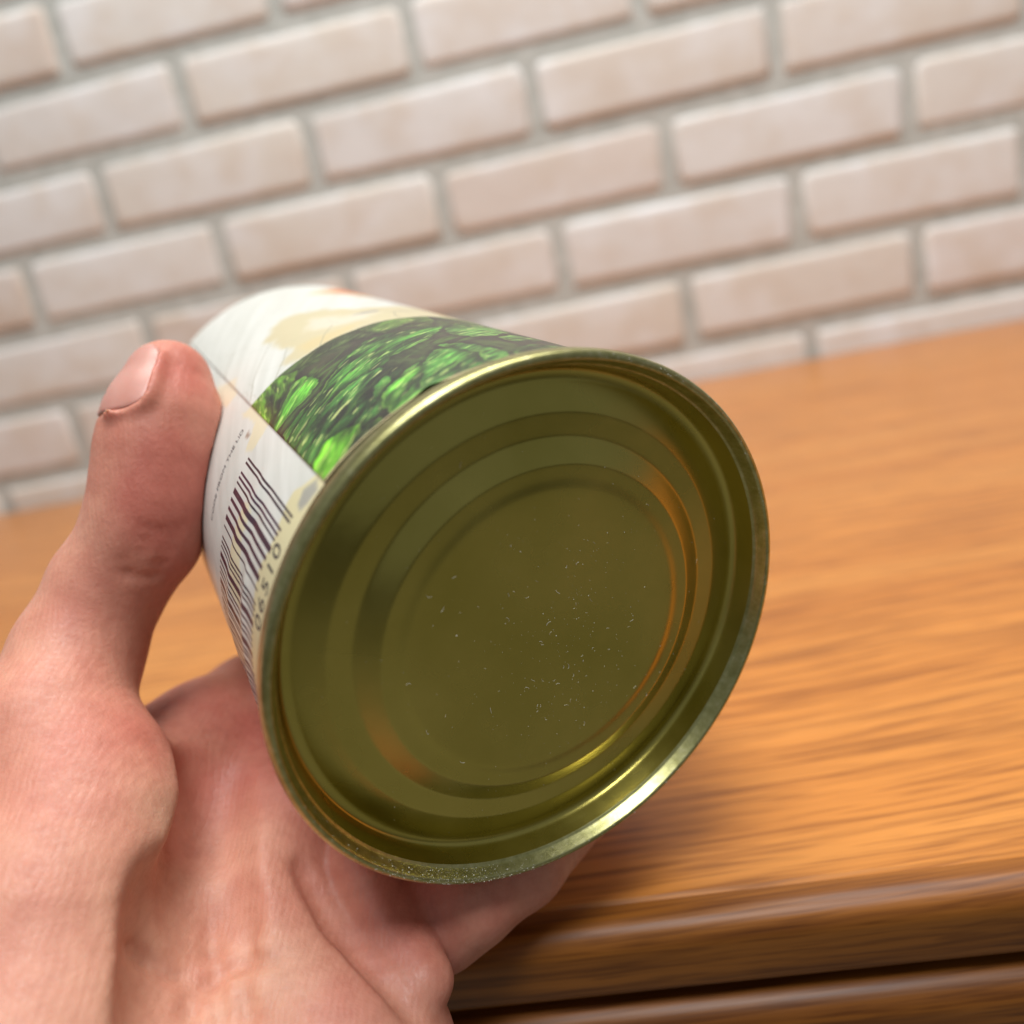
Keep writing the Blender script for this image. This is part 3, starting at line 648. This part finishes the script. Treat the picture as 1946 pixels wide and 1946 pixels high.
for _ in range(2):                             # light relaxation of the mesh
    acc = np.zeros_like(HV); num = np.zeros(len(HV))
    for a, b in ((0, 1), (1, 2), (2, 3), (3, 0)):
        np.add.at(acc, HF[:, a], HV[HF[:, b]]); np.add.at(num, HF[:, a], 1); np.add.at(acc, HF[:, b], HV[HF[:, a]]); np.add.at(num, HF[:, b], 1)
    HV = HV * 0.45 + 0.55 * acc / num[:, None]
red = np.zeros(len(HV))                        # blood under the skin: pads, knuckles and folds are redder
for c, r, a in ((px(340, 880, 121), 11, 0.55), (px(350, 700, 128), 9, 0.5), (px(300, 1010, 120), 11, 0.3), (px(200, 1150, 118), 14, 0.2), (px(250, 1480, 104), 20, 0.25), (px(520, 1420, 150), 25, 0.45), (px(640, 1560, 128), 24, 0.4), (px(850, 1740, 114), 18, 0.3), (px(420, 1750, 100), 16, -0.35), (px(460, 1560, 120), 12, -0.3), (px(370, 1560, 110), 8, -0.5)):
    red += a * np.exp(-((HV - c) ** 2).sum(1) / r ** 2)
hw = cam2w(HV); base = cam2w(px(300, 2100, 100))
me = bpy.data.meshes.new('hand'); me.vertices.add(len(HV)); me.vertices.foreach_set('co', (hw - base).astype(np.float32).ravel())
me.loops.add(len(HF) * 4); me.loops.foreach_set('vertex_index', HF.astype(np.int32).ravel())
me.polygons.add(len(HF)); me.polygons.foreach_set('loop_start', np.arange(0, len(HF) * 4, 4, dtype=np.int32)); me.update(); me.validate()
at = me.attributes.new('blush', 'FLOAT', 'POINT'); at.data.foreach_set('value', red.astype(np.float32))
def mat_skin():
    k = NT('skin'); k.set(Roughness=0.52, Subsurface_Weight=0.3, Subsurface_Scale=0.004); k.b.inputs['Subsurface Radius'].default_value = (1.0, 0.35, 0.2)
    mp = k.coords('Object'); n1 = k.noise(mp, 70.0, 4); n2 = k.noise(mp, 380.0, 4, 0.6); n3 = k.noise(mp, 1500.0, 3, 0.6)
    a = k.n('ShaderNodeAttribute'); a.attribute_name = 'blush'
    s1 = k.n('ShaderNodeMath', operation='MULTIPLY_ADD'); s1.inputs[1].default_value = 1.0; k.l(n1, 'Fac', s1, 0); k.l(a, 'Fac', s1, 2)
    s1.inputs[1].default_value = 0.9
    c = k.ramp(s1, 'Value', [(0.05, (0.66, 0.375, 0.25)), (0.5, (0.65, 0.298, 0.205)), (1.0, (0.57, 0.175, 0.125))])
    f = k.ramp(n2, 'Fac', [(0.32, (0.86, 0.78, 0.76)), (0.6, (1, 1, 1))])
    m_ = k.mix('MULTIPLY', 0.75, (c, 'Color'), (f, 'Color')); k.l(m_, 2, k.b, 'Base Color'); rr_ = k.ramp(n3, 'Fac', [(0.35, (0.44, 0.44, 0.44)), (0.6, (0.62, 0.62, 0.62))]); k.l(rr_, 'Color', k.b, 'Roughness')
    tc = k.n('ShaderNodeTexCoord')
    wv = k.n('ShaderNodeTexWave', Scale=330.0, Distortion=9.0, Detail=3.0); wv.inputs['Detail Scale'].default_value = 0.35; wv.inputs['Detail Roughness'].default_value = 0.6
    k.l(tc, 'Object', wv, 'Vector')
    mw = k.n('ShaderNodeMapping'); mw.inputs['Rotation'].default_value = (0.5, 0.3, 0.9); mw.inputs['Scale'].default_value = (1500, 260, 700); k.l(tc, 'Object', mw, 'Vector')
    st = k.n('ShaderNodeTexNoise', Scale=1.0, Detail=4.0, Roughness=0.65); k.l(mw, 'Vector', st, 'Vector')
    b00 = k.n('ShaderNodeBump', Strength=0.16, Distance=0.00012); k.l(wv, 'Fac', b00, 'Height')
    b0 = k.n('ShaderNodeBump', Strength=0.16, Distance=0.00030); k.l(st, 'Fac', b0, 'Height'); k.l(b00, 'Normal', b0, 'Normal')
    b1 = k.n('ShaderNodeBump', Strength=0.14, Distance=0.0004); k.l(n2, 'Fac', b1, 'Height'); k.l(b0, 'Normal', b1, 'Normal')
    k.bump(n3, 'Fac', 0.42, 0.00018, b1)
    return k.m
M_SKIN = mat_skin()
hand = link('hand', me, M_SKIN, None, True); hand.location = base
hand['label'] = 'bare left hand gripping the tin can from the left, thumb pointing up'; hand['category'] = 'hand'
def mat_nail():
    k = NT('fingernail'); k.set(Roughness=0.38, Subsurface_Weight=0.2, Subsurface_Scale=0.002)
    mp = k.coords('Object'); n = k.noise(mp, 130.0, 3); c = k.ramp(n, 'Fac', [(0.3, (0.58, 0.26, 0.205)), (0.7, (0.64, 0.325, 0.265))]); k.l(c, 'Color', k.b, 'Base Color'); return k.m
M_NAIL = mat_nail()
for q, (P, D) in enumerate(NAILS):
    nv, nu = P.shape[:2]; v = []; f = []
    lift = 0.12 if q == 0 else 0.2
    for lay in (lift, -0.9): v += [tuple(x) for x in (cam2w((P + D * lay).reshape(-1, 3)) - base)]
    n = nv * nu
    for j in range(nv - 1):
        for i in range(nu - 1):
            a = j * nu + i; f.append((a, a + 1, a + nu + 1, a + nu)); f.append((n + a, n + a + nu, n + a + nu + 1, n + a + 1))
    bd = [i for i in range(nu)] + [j * nu + nu - 1 for j in range(1, nv)] + [(nv - 1) * nu + i for i in range(nu - 2, -1, -1)] + [j * nu for j in range(nv - 2, 0, -1)]
    for a, b in zip(bd, bd[1:] + bd[:1]): f.append((b, a, n + a, n + b))
    me = mesh('thumb_nail' if q == 0 else 'finger_nail', v, f)
    bm = bmesh.new(); bm.from_mesh(me); bmesh.ops.recalc_face_normals(bm, faces=bm.faces[:]); bm.to_mesh(me); bm.free()
    link(me.name, me, M_NAIL, hand, True)
